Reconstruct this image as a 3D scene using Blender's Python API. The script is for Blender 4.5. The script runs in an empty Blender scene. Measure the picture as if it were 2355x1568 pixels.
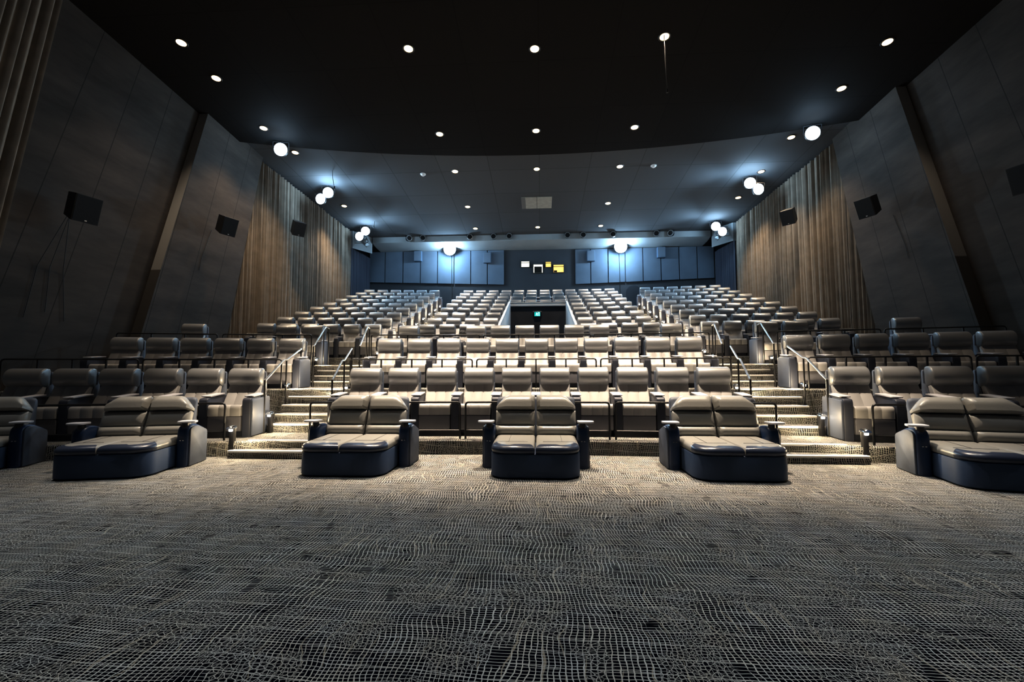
import bpy, bmesh, math, random
from mathutils import Vector, Matrix, Euler
random.seed(7)
PI = math.pi
S = bpy.context.scene
COL = S.collection
XC = -0.11            # symmetry plane of the hall
Y0 = -30.0            # centre of curvature of the seat rows

def mirx(x): return 2 * XC - x

# ------------------------------------------------------------------ materials
def mat(name, color, rough=.6, metal=0., spec=.5, emit=None, estr=0., coat=0., bump=None, var=None, sheen=0.):
    m = bpy.data.materials.new(name); m.use_nodes = True
    nt = m.node_tree; b = nt.nodes['Principled BSDF']
    b.inputs['Base Color'].default_value = (*color, 1)
    b.inputs['Roughness'].default_value = rough
    b.inputs['Metallic'].default_value = metal
    b.inputs['Specular IOR Level'].default_value = spec
    b.inputs['Coat Weight'].default_value = coat
    b.inputs['Sheen Weight'].default_value = sheen
    if emit:
        b.inputs['Emission Color'].default_value = (*emit, 1)
        b.inputs['Emission Strength'].default_value = estr
    tc = None
    if var or bump:
        tc = nt.nodes.new('ShaderNodeTexCoord')
    if var:
        sc, amt = var
        n = nt.nodes.new('ShaderNodeTexNoise'); n.inputs['Scale'].default_value = sc; n.inputs['Detail'].default_value = 4
        nt.links.new(tc.outputs['Object'], n.inputs['Vector'])
        mr = nt.nodes.new('ShaderNodeMapRange'); mr.inputs['From Min'].default_value = .3; mr.inputs['From Max'].default_value = .7
        mr.inputs['To Min'].default_value = 1 - amt; mr.inputs['To Max'].default_value = 1 + amt
        nt.links.new(n.outputs['Fac'], mr.inputs['Value'])
        mx = nt.nodes.new('ShaderNodeVectorMath'); mx.operation = 'SCALE'
        mx.inputs[0].default_value = color
        nt.links.new(mr.outputs['Result'], mx.inputs['Scale'])
        nt.links.new(mx.outputs['Vector'], b.inputs['Base Color'])
    if bump:
        sc, st, dist = bump
        n = nt.nodes.new('ShaderNodeTexNoise'); n.inputs['Scale'].default_value = sc; n.inputs['Detail'].default_value = 3
        nt.links.new(tc.outputs['Object'], n.inputs['Vector'])
        bp = nt.nodes.new('ShaderNodeBump'); bp.inputs['Strength'].default_value = st; bp.inputs['Distance'].default_value = dist
        nt.links.new(n.outputs['Fac'], bp.inputs['Height'])
        nt.links.new(bp.outputs['Normal'], b.inputs['Normal'])
    return m

M = {}
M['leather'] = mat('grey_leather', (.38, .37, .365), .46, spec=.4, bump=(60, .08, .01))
M['headrest'] = mat('headrest_shade_leather', (.20, .205, .215), .34, spec=.9, coat=.3, bump=(60, .08, .01))  # seat leather made darker, so the colour carries the headrest's shade
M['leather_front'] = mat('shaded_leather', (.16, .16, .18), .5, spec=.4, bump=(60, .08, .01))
M['leather_dark'] = mat('charcoal_leather', (.030, .034, .048), .45, spec=.4)
M['shell'] = mat('shell_fabric', (.09, .105, .14), .6)
M['arm'] = mat('arm_vinyl', (.035, .04, .06), .5)
M['tray'] = mat('tray_laminate', (.60, .60, .64), .35)
M['end_panel'] = mat('end_panel_vinyl', (.085, .10, .14), .55)
M['sofa_leather'] = mat('sofa_leather', (.27, .265, .25), .36, spec=.5, bump=(14, .12, .02))
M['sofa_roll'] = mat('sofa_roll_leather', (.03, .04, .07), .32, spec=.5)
M['sofa_base'] = mat('navy_upholstery', (.030, .056, .115), .65, bump=(150, .2, .005))
M['sofa_arm'] = mat('navy_arm_leather', (.014, .034, .09), .4)
M['side_panel'] = mat('grey_side_panel', (.085, .10, .135), .6, var=(3, .25))
M['blackmetal'] = mat('black_metal', (.012, .012, .014), .38, spec=.5)
M['railtop'] = mat('handrail_steel', (.30, .29, .28), .3, metal=.9)
M['chrome'] = mat('chrome', (.8, .8, .8), .18, metal=1.)
M['nosing'] = mat('step_nosing', (.80, .78, .75), .45)
M['spk'] = mat('speaker_black', (.010, .011, .014), .5)
M['grille'] = mat('speaker_grille', (.006, .007, .010), .8, bump=(300, .3, .004))
M['wallspk'] = mat('wall_speaker_cloth', (.10, .15, .22), .75)
M['steel'] = mat('bracket_steel', (.5, .5, .5), .35, metal=.8)
M['cable'] = mat('black_cable', (.006, .006, .006), .6)
M['darkwall'] = mat('dark_wall', (.020, .023, .030), .85, var=(.6, .2))
M['backwall'] = mat('back_wall_paint', (.042, .045, .052), .85, var=(.5, .15))
M['panel'] = mat('acoustic_panel_cloth', (.11, .14, .18), .9, var=(.7, .12), bump=(200, .2, .003))
M['soffit'] = mat('soffit_paint', (.26, .28, .29), .8, var=(.8, .1))
M['parapet'] = mat('parapet_paint', (.33, .35, .37), .6, var=(1.5, .1))
M['header'] = mat('header_paint', (.62, .64, .66), .6)
M['hatch'] = mat('hatch_board', (.30, .28, .24), .8, var=(4, .12))
M['hatch_dark'] = mat('hatch_dark', (.12, .115, .11), .8)
M['warm'] = mat('warm_lens', (.9, .8, .6), .4, emit=(1., .72, .38), estr=4.2)
M['flood'] = mat('flood_lens', (.9, .95, 1), .4, emit=(.80, .92, 1.), estr=14)
M['steplens'] = mat('step_lens', (.9, .9, .85), .4, emit=(1., .93, .82), estr=12)
M['boothwhite'] = mat('booth_glow_white', (.8, .8, .7), .5, emit=(1., .95, .75), estr=1.3)
M['boothamber'] = mat('booth_glow_amber', (.8, .6, .2), .5, emit=(1., .60, .12), estr=1.0)
M['booth_dark'] = mat('booth_dark_glass', (.02, .02, .018), .2)
M['exitface'] = mat('exit_sign_teal', (.0, .3, .3), .4, emit=(.02, .55, .50), estr=.7)
M['exitglyph'] = mat('exit_sign_white', (.8, 1, 1), .4, emit=(.55, 1., .95), estr=1.6)
M['detector'] = mat('detector_white', (.8, .8, .8), .4)
M['frame'] = mat('window_frame', (.06, .055, .04), .5)
M['drape'] = mat('navy_drape', (.030, .036, .055), .9, sheen=.2)

def carpet_mat():
    m = bpy.data.materials.new('crackle_carpet'); m.use_nodes = True
    nt = m.node_tree; N = nt.nodes; L = nt.links; b = N['Principled BSDF']
    b.inputs['Roughness'].default_value = 1.; b.inputs['Specular IOR Level'].default_value = 0.
    def math_(op, a, c=None, clamp=False):
        n = N.new('ShaderNodeMath'); n.operation = op; n.use_clamp = clamp
        for i, v in enumerate((a, c)):
            if v is None: continue
            if isinstance(v, (int, float)): n.inputs[i].default_value = v
            else: L.new(v, n.inputs[i])
        return n.outputs[0]
    g = N.new('ShaderNodeNewGeometry'); sp = N.new('ShaderNodeSeparateXYZ'); L.new(g.outputs['Position'], sp.inputs[0])
    cb = N.new('ShaderNodeCombineXYZ')
    L.new(sp.outputs['X'], cb.inputs['X']); L.new(math_('ADD', sp.outputs['Y'], math_('MULTIPLY', sp.outputs['Z'], 1.0)), cb.inputs['Y'])
    P = cb.outputs[0]
    def noise(scale, detail=2, vec=P, off=0., sy=None):
        mp = N.new('ShaderNodeMapping'); L.new(vec, mp.inputs['Vector'])
        mp.inputs['Location'].default_value = (off, off * .7, 0)
        if sy: mp.inputs['Scale'].default_value = (1, sy, 1)
        n = N.new('ShaderNodeTexNoise'); n.noise_dimensions = '2D'
        n.inputs['Scale'].default_value = scale; n.inputs['Detail'].default_value = detail
        L.new(mp.outputs[0], n.inputs['Vector']); return n
    def vm(op, a, c):
        n = N.new('ShaderNodeVectorMath'); n.operation = op
        for i, v in enumerate((a, c)):
            if isinstance(v, tuple): n.inputs[i].default_value = v
            else: L.new(v, n.inputs[i])
        return n.outputs[0]
    w1 = vm('MULTIPLY', vm('SUBTRACT', noise(1.1, 1).outputs['Color'], (.5, .5, .5)), (.24, .09, 0))
    w2 = vm('MULTIPLY', vm('SUBTRACT', noise(7., 2, off=9).outputs['Color'], (.5, .5, .5)), (.034, .015, 0))
    Q = vm('ADD', vm('ADD', P, w1), w2)
    qs = N.new('ShaderNodeSeparateXYZ'); L.new(Q, qs.inputs[0])
    def lines(coord, period, width, soft=.35):
        t = math_('PINGPONG', math_('DIVIDE', coord, period), .5)
        mr = N.new('ShaderNodeMapRange'); mr.interpolation_type = 'SMOOTHSTEP'
        L.new(t, mr.inputs['Value'])
        if isinstance(width, float):
            mr.inputs['From Min'].default_value = width; mr.inputs['From Max'].default_value = width * (1 - soft)
        else:
            L.new(width, mr.inputs['From Min']); L.new(math_('MULTIPLY', width, 1 - soft), mr.inputs['From Max'])
        return mr.outputs['Result']
    def gate(n, lo, hi):
        mr = N.new('ShaderNodeMapRange'); L.new(n.outputs['Fac'], mr.inputs['Value'])
        mr.inputs['From Min'].default_value = lo; mr.inputs['From Max'].default_value = hi
        return mr.outputs['Result']
    wv = math_('ADD', .055, math_('MULTIPLY', noise(3, 2, off=3).outputs['Fac'], .12))
    hl = math_('MULTIPLY', lines(qs.outputs['Y'], .027, math_('MULTIPLY', wv, .85)), gate(noise(5, 1, off=21, sy=7), .25, .31))
    hl2 = math_('MULTIPLY', lines(math_('ADD', qs.outputs['Y'], math_('MULTIPLY', qs.outputs['X'], .06)), .14, .022), .9)
    vl = math_('MULTIPLY', lines(qs.outputs['X'], .033, math_('MULTIPLY', wv, .95)), gate(noise(6, 1, off=41, sy=.5), .25, .31))
    th = lines(math_('ADD', qs.outputs['X'], math_('MULTIPLY', noise(1.6, 1, off=77).outputs['Fac'], .30)), .14, math_('MULTIPLY', gate(noise(1.6, 1, off=61), .45, .78), .055))
    vo = N.new('ShaderNodeTexVoronoi'); vo.voronoi_dimensions = '2D'; vo.feature = 'DISTANCE_TO_EDGE'; vo.inputs['Scale'].default_value = 30
    L.new(Q, vo.inputs['Vector'])
    vr = N.new('ShaderNodeMapRange'); L.new(vo.outputs['Distance'], vr.inputs['Value']); vr.inputs['From Min'].default_value = .07; vr.inputs['From Max'].default_value = .03
    patch = gate(noise(2.2, 1, off=13), .52, .56)
    crack = math_('MULTIPLY', vr.outputs['Result'], patch)
    grid = math_('MAXIMUM', hl, vl)
    inv = math_('SUBTRACT', 1., math_('MULTIPLY', patch, .55))
    allv = math_('MAXIMUM', math_('MAXIMUM', math_('MULTIPLY', grid, inv), crack), hl2, )
    tint = N.new('ShaderNodeMix'); tint.data_type = 'RGBA'
    L.new(noise(4, 2, off=51).outputs['Fac'], tint.inputs['Factor'])
    tint.inputs[6].default_value = (.62, .58, .50, 1); tint.inputs[7].default_value = (.57, .595, .61, 1)
    m1 = N.new('ShaderNodeMix'); m1.data_type = 'RGBA'; L.new(th, m1.inputs['Factor'])
    m1.inputs[6].default_value = (.004, .0045, .008, 1); m1.inputs[7].default_value = (.30, .265, .21, 1)
    m2 = N.new('ShaderNodeMix'); m2.data_type = 'RGBA'; L.new(allv, m2.inputs['Factor'])
    L.new(m1.outputs[2], m2.inputs[6]); L.new(tint.outputs[2], m2.inputs[7])
    L.new(m2.outputs[2], b.inputs['Base Color'])
    bp = N.new('ShaderNodeBump'); bp.inputs['Strength'].default_value = .4; bp.inputs['Distance'].default_value = .004
    L.new(noise(260, 1, off=5).outputs['Fac'], bp.inputs['Height']); L.new(bp.outputs[0], b.inputs['Normal'])
    return m
M['carpet'] = carpet_mat()

def panel_wall_mat(name, base, seam, slope, x_axis='Y'):
    """dark felt wall: leaning seams every 1.3 m and smudgy streaks"""
    m = bpy.data.materials.new(name); m.use_nodes = True
    nt = m.node_tree; N = nt.nodes; L = nt.links; b = N['Principled BSDF']
    b.inputs['Roughness'].default_value = .8; b.inputs['Specular IOR Level'].default_value = .2
    g = N.new('ShaderNodeNewGeometry'); sp = N.new('ShaderNodeSeparateXYZ'); L.new(g.outputs['Position'], sp.inputs[0])
    a = N.new('ShaderNodeMath'); a.operation = 'MULTIPLY_ADD'; L.new(sp.outputs['Z'], a.inputs[0]); a.inputs[1].default_value = -slope; L.new(sp.outputs['Y'], a.inputs[2])
    d = N.new('ShaderNodeMath'); d.operation = 'DIVIDE'; L.new(a.outputs[0], d.inputs[0]); d.inputs[1].default_value = 1.32
    pp = N.new('ShaderNodeMath'); pp.operation = 'PINGPONG'; L.new(d.outputs[0], pp.inputs[0]); pp.inputs[1].default_value = .5
    mr = N.new('ShaderNodeMapRange'); L.new(pp.outputs[0], mr.inputs['Value']); mr.inputs['From Min'].default_value = .006; mr.inputs['From Max'].default_value = .012
    mp = N.new('ShaderNodeMapping'); L.new(g.outputs['Position'], mp.inputs['Vector']); mp.inputs['Scale'].default_value = (1, .35, 1.4); mp.inputs['Rotation'].default_value = (.3, 0, 0)
    n = N.new('ShaderNodeTexNoise'); n.inputs['Scale'].default_value = 1.1; n.inputs['Detail'].default_value = 6; n.inputs['Roughness'].default_value = .65
    L.new(mp.outputs[0], n.inputs['Vector'])
    r2 = N.new('ShaderNodeMapRange'); L.new(n.outputs['Fac'], r2.inputs['Value']); r2.inputs['From Min'].default_value = .3; r2.inputs['From Max'].default_value = .72
    r2.inputs['To Min'].default_value = .6; r2.inputs['To Max'].default_value = 1.35
    sc = N.new('ShaderNodeVectorMath'); sc.operation = 'SCALE'; sc.inputs[0].default_value = base; L.new(r2.outputs[0], sc.inputs['Scale'])
    mx = N.new('ShaderNodeMix'); mx.data_type = 'RGBA'; L.new(mr.outputs[0], mx.inputs['Factor']); mx.inputs[6].default_value = (*seam, 1); L.new(sc.outputs[0], mx.inputs[7])
    L.new(mx.outputs[2], b.inputs['Base Color'])
    return m
M['wall'] = panel_wall_mat('felt_wall', (.046, .037, .031), (.015, .012, .010), .27)
M['strip'] = mat('wall_return', (.34, .33, .31), .8)
def darker_below(m, hi, lo, zs):  # colour turns darker below a set height
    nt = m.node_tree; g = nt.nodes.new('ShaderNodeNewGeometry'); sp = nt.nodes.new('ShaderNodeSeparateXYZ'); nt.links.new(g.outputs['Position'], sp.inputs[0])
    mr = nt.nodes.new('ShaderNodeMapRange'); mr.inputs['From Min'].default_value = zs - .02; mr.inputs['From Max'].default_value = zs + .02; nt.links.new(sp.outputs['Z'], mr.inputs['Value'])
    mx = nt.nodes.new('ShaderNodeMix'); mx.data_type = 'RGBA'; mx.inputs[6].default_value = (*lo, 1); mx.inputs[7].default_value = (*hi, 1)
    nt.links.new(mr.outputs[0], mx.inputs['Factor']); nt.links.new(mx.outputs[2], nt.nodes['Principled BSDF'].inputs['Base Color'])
darker_below(M['strip'], (.34, .33, .31), (.09, .08, .07), 5.05)

def curtain_mat(name, c):
    return mat(name, c, .9, spec=.15, sheen=.25, var=(2.5, .15))
M['curtain'] = curtain_mat('brown_grey_curtain', (.215, .18, .145))

def ceiling_mat(name, col, seams):
    m = bpy.data.materials.new(name); m.use_nodes = True
    nt = m.node_tree; N = nt.nodes; L = nt.links; b = N['Principled BSDF']
    b.inputs['Roughness'].default_value = .9; b.inputs['Specular IOR Level'].default_value = .1
    g = N.new('ShaderNodeNewGeometry')
    br = N.new('ShaderNodeTexBrick'); L.new(g.outputs['Position'], br.inputs['Vector'])
    br.inputs['Color1'].default_value = (*col, 1); br.inputs['Color2'].default_value = (*[c * 1.12 for c in col], 1)
    br.inputs['Mortar'].default_value = (*[c * seams for c in col], 1)
    br.inputs['Scale'].default_value = .5; br.inputs['Brick Width'].default_value = 1.2; br.inputs['Row Height'].default_value = 1.2
    br.inputs['Mortar Size'].default_value = .01; br.offset = 0
    L.new(br.outputs['Color'], b.inputs['Base Color'])
    return m
M['ceil_front'] = ceiling_mat('front_ceiling', (.013, .012, .012), .8)
M['ceil_rear'] = ceiling_mat('rear_ceiling', (.072, .075, .08), .75)

# ------------------------------------------------------------------ mesh building
class MB:
    def __init__(s): s.v = []; s.f = []; s.mi = []
    def add(s, vs, fs, mi=0):
        o = len(s.v); s.v += [tuple(v) for v in vs]; s.f += [tuple(i + o for i in f) for f in fs]; s.mi += [mi] * len(fs); return s
    def box(s, x0, x1, y0, y1, z0, z1, bev=0., seg=2, mi=0):
        if bev <= 0:
            vs = [(x, y, z) for x in (x0, x1) for y in (y0, y1) for z in (z0, z1)]
            return s.add(vs, [(0, 1, 3, 2), (4, 6, 7, 5), (0, 4, 5, 1), (2, 3, 7, 6), (0, 2, 6, 4), (1, 5, 7, 3)], mi)
        bm = bmesh.new(); bmesh.ops.create_cube(bm, size=1)
        for v in bm.verts: v.co = Vector(((x0 + x1) / 2 + v.co.x * (x1 - x0), (y0 + y1) / 2 + v.co.y * (y1 - y0), (z0 + z1) / 2 + v.co.z * (z1 - z0)))
        bmesh.ops.bevel(bm, geom=bm.edges[:], offset=bev, segments=seg, profile=.5, affect='EDGES')
        bm.verts.index_update()
        s.add([v.co[:] for v in bm.verts], [[v.index for v in f.verts] for f in bm.faces], mi); bm.free(); return s
    def loft(s, secs, caps=True, closed=True, mi=0):
        n = len(secs[0]); vs = [p for sec in secs for p in sec]; fs = []
        for i in range(len(secs) - 1):
            for j in range(n if closed else n - 1):
                k = (j + 1) % n
                fs.append((i * n + j, i * n + k, (i + 1) * n + k, (i + 1) * n + j))
        if caps:
            fs.append(tuple(range(n - 1, -1, -1))); fs.append(tuple(range((len(secs) - 1) * n, len(secs) * n)))
        return s.add(vs, fs, mi)
    def tube(s, pts, r, seg=8, mi=0, caps=True):
        pts = [Vector(p) for p in pts]; secs = []
        up = None
        for i, p in enumerate(pts):
            a = pts[max(i - 1, 0)]; c = pts[min(i + 1, len(pts) - 1)]
            t = (c - a).normalized()
            if up is None:
                up = t.orthogonal().normalized()
            else:
                up = (up - t * up.dot(t)).normalized()
            w = t.cross(up)
            rr = r[i] if isinstance(r, (list, tuple)) else r
            secs.append([p + (up * math.cos(2 * PI * k / seg) + w * math.sin(2 * PI * k / seg)) * rr for k in range(seg)])
        return s.loft(secs, caps, mi=mi)
    def cyl(s, a, b, r, seg=12, r2=None, mi=0):
        return s.tube([a, b], [r, r if r2 is None else r2], seg, mi)
    def prism_x(s, prof, x0, x1, mi=0):
        return s.loft([[(x0, y, z) for y, z in prof], [(x1, y, z) for y, z in prof]], mi=mi)
    def lathe(s, prof, seg=16, M4=None, mi=0):
        secs = []
        for k in range(seg):
            a = 2 * PI * k / seg
            secs.append([(r * math.cos(a), r * math.sin(a), z) for r, z in prof])
        n = len(prof); vs = [p for q in secs for p in q]
        if M4 is not None: vs = [M4 @ Vector(v) for v in vs]
        fs = []
        for k in range(seg):
            l = (k + 1) % seg
            for j in range(n - 1):
                fs.append((k * n + j, l * n + j, l * n + j + 1, k * n + j + 1))
        return s.add(vs, fs, mi)
    def mesh(s, name, mats, ang=40):
        me = bpy.data.meshes.new(name); me.from_pydata(s.v, [], s.f)
        for m in (mats if isinstance(mats, (list, tuple)) else [mats]): me.materials.append(M[m] if isinstance(m, str) else m)
        for p, i in zip(me.polygons, s.mi): p.material_index = i
        bm = bmesh.new(); bm.from_mesh(me); bmesh.ops.recalc_face_normals(bm, faces=bm.faces); bm.to_mesh(me); bm.free()
        if ang:
            for p in me.polygons: p.use_smooth = True
            me.set_sharp_from_angle(angle=math.radians(ang))
        me.update(); return me

def put(name, me, parent=None, loc=None, rz=None, rot=None):
    o = bpy.data.objects.new(name, me); COL.objects.link(o)
    if parent is not None: o.parent = parent
    if loc: o.location = loc
    if rz is not None: o.rotation_euler = (0, 0, rz)
    if rot is not None: o.rotation_euler = rot
    return o
def tag(o, label=None, cat=None, group=None, kind=None):
    for k, v in (('label', label), ('category', cat), ('group', group), ('kind', kind)):
        if v: o[k] = v
    return o
def thing(name, label, cat, loc=(0, 0, 0), rz=0, group=None, rot=None):
    o = bpy.data.objects.new(name, None); COL.objects.link(o); o.empty_display_size = .1
    o.location = loc; o.rotation_euler = rot if rot else (0, 0, rz)
    return tag(o, label, cat, group)
def struct(name, me, parent=None):
    o = put(name, me, parent)
    if parent is None: o['kind'] = 'structure'
    return o
def copy_tree(o, parent=None):
    c = o.copy(); COL.objects.link(c)
    if parent is not None: c.parent = parent
    for ch in [k for k in o.children]: copy_tree(ch, c)
    return c

def rprof(pts, n=4):
    """round the corners of a closed polygon; pts = (a, b[, r])"""
    out = []; m = len(pts)
    for i, p in enumerate(pts):
        r = p[2] if len(p) > 2 else 0
        c = Vector(p[:2])
        if r <= 0: out.append(tuple(c)); continue
        a = Vector(pts[i - 1][:2]); b = Vector(pts[(i + 1) % m][:2])
        ra = min(r, (a - c).length * .49); rb = min(r, (b - c).length * .49)
        p0 = c + (a - c).normalized() * ra; p1 = c + (b - c).normalized() * rb
        for k in range(n + 1):
            t = k / n
            out.append(tuple(p0 * (1 - t) ** 2 + c * 2 * t * (1 - t) + p1 * t * t))
    return out
def pillow(prof, w, r=.04, grooves=(), depth=.012, x0=0.):
    """profile (y,z) drawn along x with soft ends and optional stitched grooves"""
    cy = sum(p[0] for p in prof) / len(prof); cz = sum(p[1] for p in prof) / len(prof)
    size = max(max(p[0] for p in prof) - min(p[0] for p in prof), max(p[1] for p in prof) - min(p[1] for p in prof))
    def sec(x, ins):
        out = []
        for y, z in prof:
            d = Vector((y - cy, z - cz)); l = d.length or 1
            d *= max(0, (l - ins)) / l
            out.append((x0 + x, cy + d.x, cz + d.y))
        return out
    xs = [(-w / 2, r * .8), (-w / 2 + r * .13, r * .42), (-w / 2 + r * .45, r * .12), (-w / 2 + r, 0)]
    for g in sorted(grooves):
        xs += [(g - .014, 0), (g - .004, depth), (g + .004, depth), (g + .014, 0)]
    xs += [(w / 2 - r, 0), (w / 2 - r * .45, r * .12), (w / 2 - r * .13, r * .42), (w / 2, r * .8)]
    return [sec(x, i) for x, i in xs]

# ------------------------------------------------------------------ camera
cam = bpy.data.cameras.new('camera'); co = bpy.data.objects.new('camera', cam); COL.objects.link(co)
cam.sensor_width = 36; cam.lens = 1050 / 2355 * 36; cam.clip_end = 200
psi, phi, roll = math.radians(3.56), math.radians(3.6), math.radians(.15)
F = Vector((-math.sin(psi) * math.cos(phi), math.cos(psi) * math.cos(phi), math.sin(phi)))
Rr = Vector((math.cos(psi), math.sin(psi), 0)); Uu = Rr.cross(F)
Rr, Uu = Rr * math.cos(roll) - Uu * math.sin(roll), Uu * math.cos(roll) + Rr * math.sin(roll)
mw = Matrix((Rr, Uu, -F)).transposed().to_4x4(); mw.translation = (0, 0, 1.64)
co.matrix_world = mw
S.camera = co

# ------------------------------------------------------------------ the hall
def arc_y(x, yc):                       # y of the row arc that crosses the middle of the hall at yc
    R = yc - Y0
    return Y0 + math.sqrt(max(R * R - (x - XC) ** 2, 0.))
def zc(y, rear): return 13.18 - .0905 * y + (.12 if rear else -.12)

fl = MB()
fl.box(-16, 16, -6, 9.2, -.1, 0)
struct('floor', fl.mesh('floor', 'carpet', 0))

WX = 13.7
ROW_D = {1: 10.476, 2: 13.41, 3: 16.0}
UD = [18.16 + 1.30 * i for i in range(9)]
TIER = [(8.95, .28), (11.98, 1.154), (14.55, 1.79)] + [(UD[i] - 1.08, 2.10 + .398 * i) for i in range(9)]
VX0, VX1 = XC - 1.52, XC + 1.52
def tier(k):
    y0, z = TIER[k]; zb = TIER[k - 1][1] if k else 0.
    y1 = TIER[k + 1][0] if k + 1 < len(TIER) else 33.
    mb = MB()
    cuts = [(-WX, WX)]
    if 3 <= k <= 7: cuts = [(-WX, VX0), (VX1, WX)]
    for a, b in cuts:
        n = max(4, int((b - a) / .6)); xs = [a + (b - a) * i / n for i in range(n + 1)]
        secs = []
        for x in xs:
            ya = arc_y(x, y0); yb = arc_y(x, y1) + .05 if k + 1 < len(TIER) else 32.
            secs.append([(x, ya, zb - .05), (x, ya, z - .025), (x, ya + .02, z), (x, yb, z), (x, yb, zb - .05)])
        mb.loft(secs)
    return mb
for k in range(len(TIER)):
    struct('floor_tier', tier(k).mesh('floor_tier', 'carpet', 30))

# stairs in the two aisles: carpeted blocks with a pale nosing along every edge
def stairs(side):
    X = (lambda x: x) if side < 0 else mirx
    st = MB(); no = MB()
    def step(xa, xb, y0, y1, z0, z1, ends=True):
        xa, xb = sorted((X(xa), X(xb)))
        st.box(xa, xb, y0, y1, z0, z1, 0)
        no.box(xa, xb, y0 - .012, y0 + .085, z1 - .03, z1 + .008, .006, 1)
    def nose(xa, xb, y, z):
        xa, xb = sorted((X(xa), X(xb)))
        ya = arc_y((xa + xb) / 2, y)
        no.box(xa, xb, ya - .02, ya + .08, z - .03, z + .008, .006, 1)
    # floor to the first platform
    step(-5.85, -4.25, 8.30, 8.66, 0, .14)
    nose(-5.7, -4.25, 8.97, .28)
    # first to second platform (four steps, then the platform edge)
    ys = [9.80, 10.27, 10.74, 11.21, 11.66]; n = 5
    for i in range(4):
        z0, z1 = .28, .28 + .175 * (i + 1)
        t = i / 4
        step(-6.02 - .45 * t, -4.40 - .62 * t, ys[i], ys[i + 1] + .01, z0, z1)
    nose(-6.55, -5.15, 12.0, 1.154)
    ys = [13.0, 13.42, 13.84, 14.25]
    for i in range(3):
        t = i / 3
        step(-6.70 - .35 * t, -5.32 - .3 * t, ys[i], ys[i + 1] + .01, 1.154, 1.154 + .159 * (i + 1))
    nose(-7.15, -5.6, 14.57, 1.79)
    step(-6.12, -4.88, arc_y(X(-5.5), TIER[3][0]) - .36, arc_y(X(-5.5), TIER[3][0]) + .03, 1.79, 1.945)
    nose(-6.12, -4.88, TIER[3][0] + .02, TIER[3][1])
    for i in range(1, 9):
        y, z = TIER[3 + i]; ya = arc_y(X(-5.5), y)
        step(-6.12, -4.88, ya - .42, ya + .03, TIER[2 + i][1], TIER[2 + i][1] + .199)
        nose(-6.12, -4.88, y + .02, z)
    o = struct('floor_aisle_stairs', st.mesh('aisle_stairs', 'carpet', 0))
    struct('nosing', no.mesh('nosing', 'nosing', 30), o)
stairs(-1); stairs(1)

# side walls: front panel, inner rear panel with a leaning edge, recess behind the curtain
def side_wall(side, name):
    X = (lambda x: x) if side < 0 else mirx
    E1 = lambda z: 13.05 + .285 * z      # leaning edge between the panels
    E2 = lambda z: 17.17 + .235 * z      # leaning edge against the curtain
    def slab(poly, xa, xb, mats, sm=0):
        mb = MB()
        mb.loft([[(X(xa), y, z) for y, z in poly], [(X(xb), y, z) for y, z in poly]])
        return mb
    w = struct('wall_' + name, slab([(-6, -.1), (E1(-.1) + .4, -.1), (E1(13) + .4, 13), (-6, 13.6)], -13.15, -13.6, 'wall').mesh('wall_front_panel', 'wall', 0))
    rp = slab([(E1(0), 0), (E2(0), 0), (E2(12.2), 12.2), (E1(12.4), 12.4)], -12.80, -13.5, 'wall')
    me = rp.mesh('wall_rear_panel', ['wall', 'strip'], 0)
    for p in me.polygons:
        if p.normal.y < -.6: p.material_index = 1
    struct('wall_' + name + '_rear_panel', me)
    bk = MB(); bk.box(min(X(-13.75), X(-14.1)), max(X(-13.75), X(-14.1)), 16, 33, -.1, 13)
    struct('wall_' + name + '_recess', bk.mesh('wall_recess', 'darkwall', 0))
side_wall(-1, 'left'); side_wall(1, 'right')

# ceiling: lower dark front half with a curved lip, paler rear half
def ceil_edge(x): return 19.95 - 1.22 * ((x - XC) / 10.7) ** 2
fc = MB(); n = 30
xs = [-14 + 28 * i / n for i in range(n + 1)]
fc.loft([[(x, -6, zc(-6, 0)), (x, ceil_edge(x), zc(ceil_edge(x), 0)), (x, ceil_edge(x), zc(ceil_edge(x), 0) + .5), (x, -6, zc(-6, 0) + .5)] for x in xs])
struct('ceiling', fc.mesh('ceiling', 'ceil_front', 30))
rc = MB()
rc.loft([[(x, 17, zc(17, 1)), (x, 33, zc(33, 1)), (x, 33, zc(33, 1) + .2), (x, 17, zc(17, 1) + .2)] for x in (-14, 14)])
struct('ceiling_rear', rc.mesh('ceiling_rear', 'ceil_rear', 0))

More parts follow.
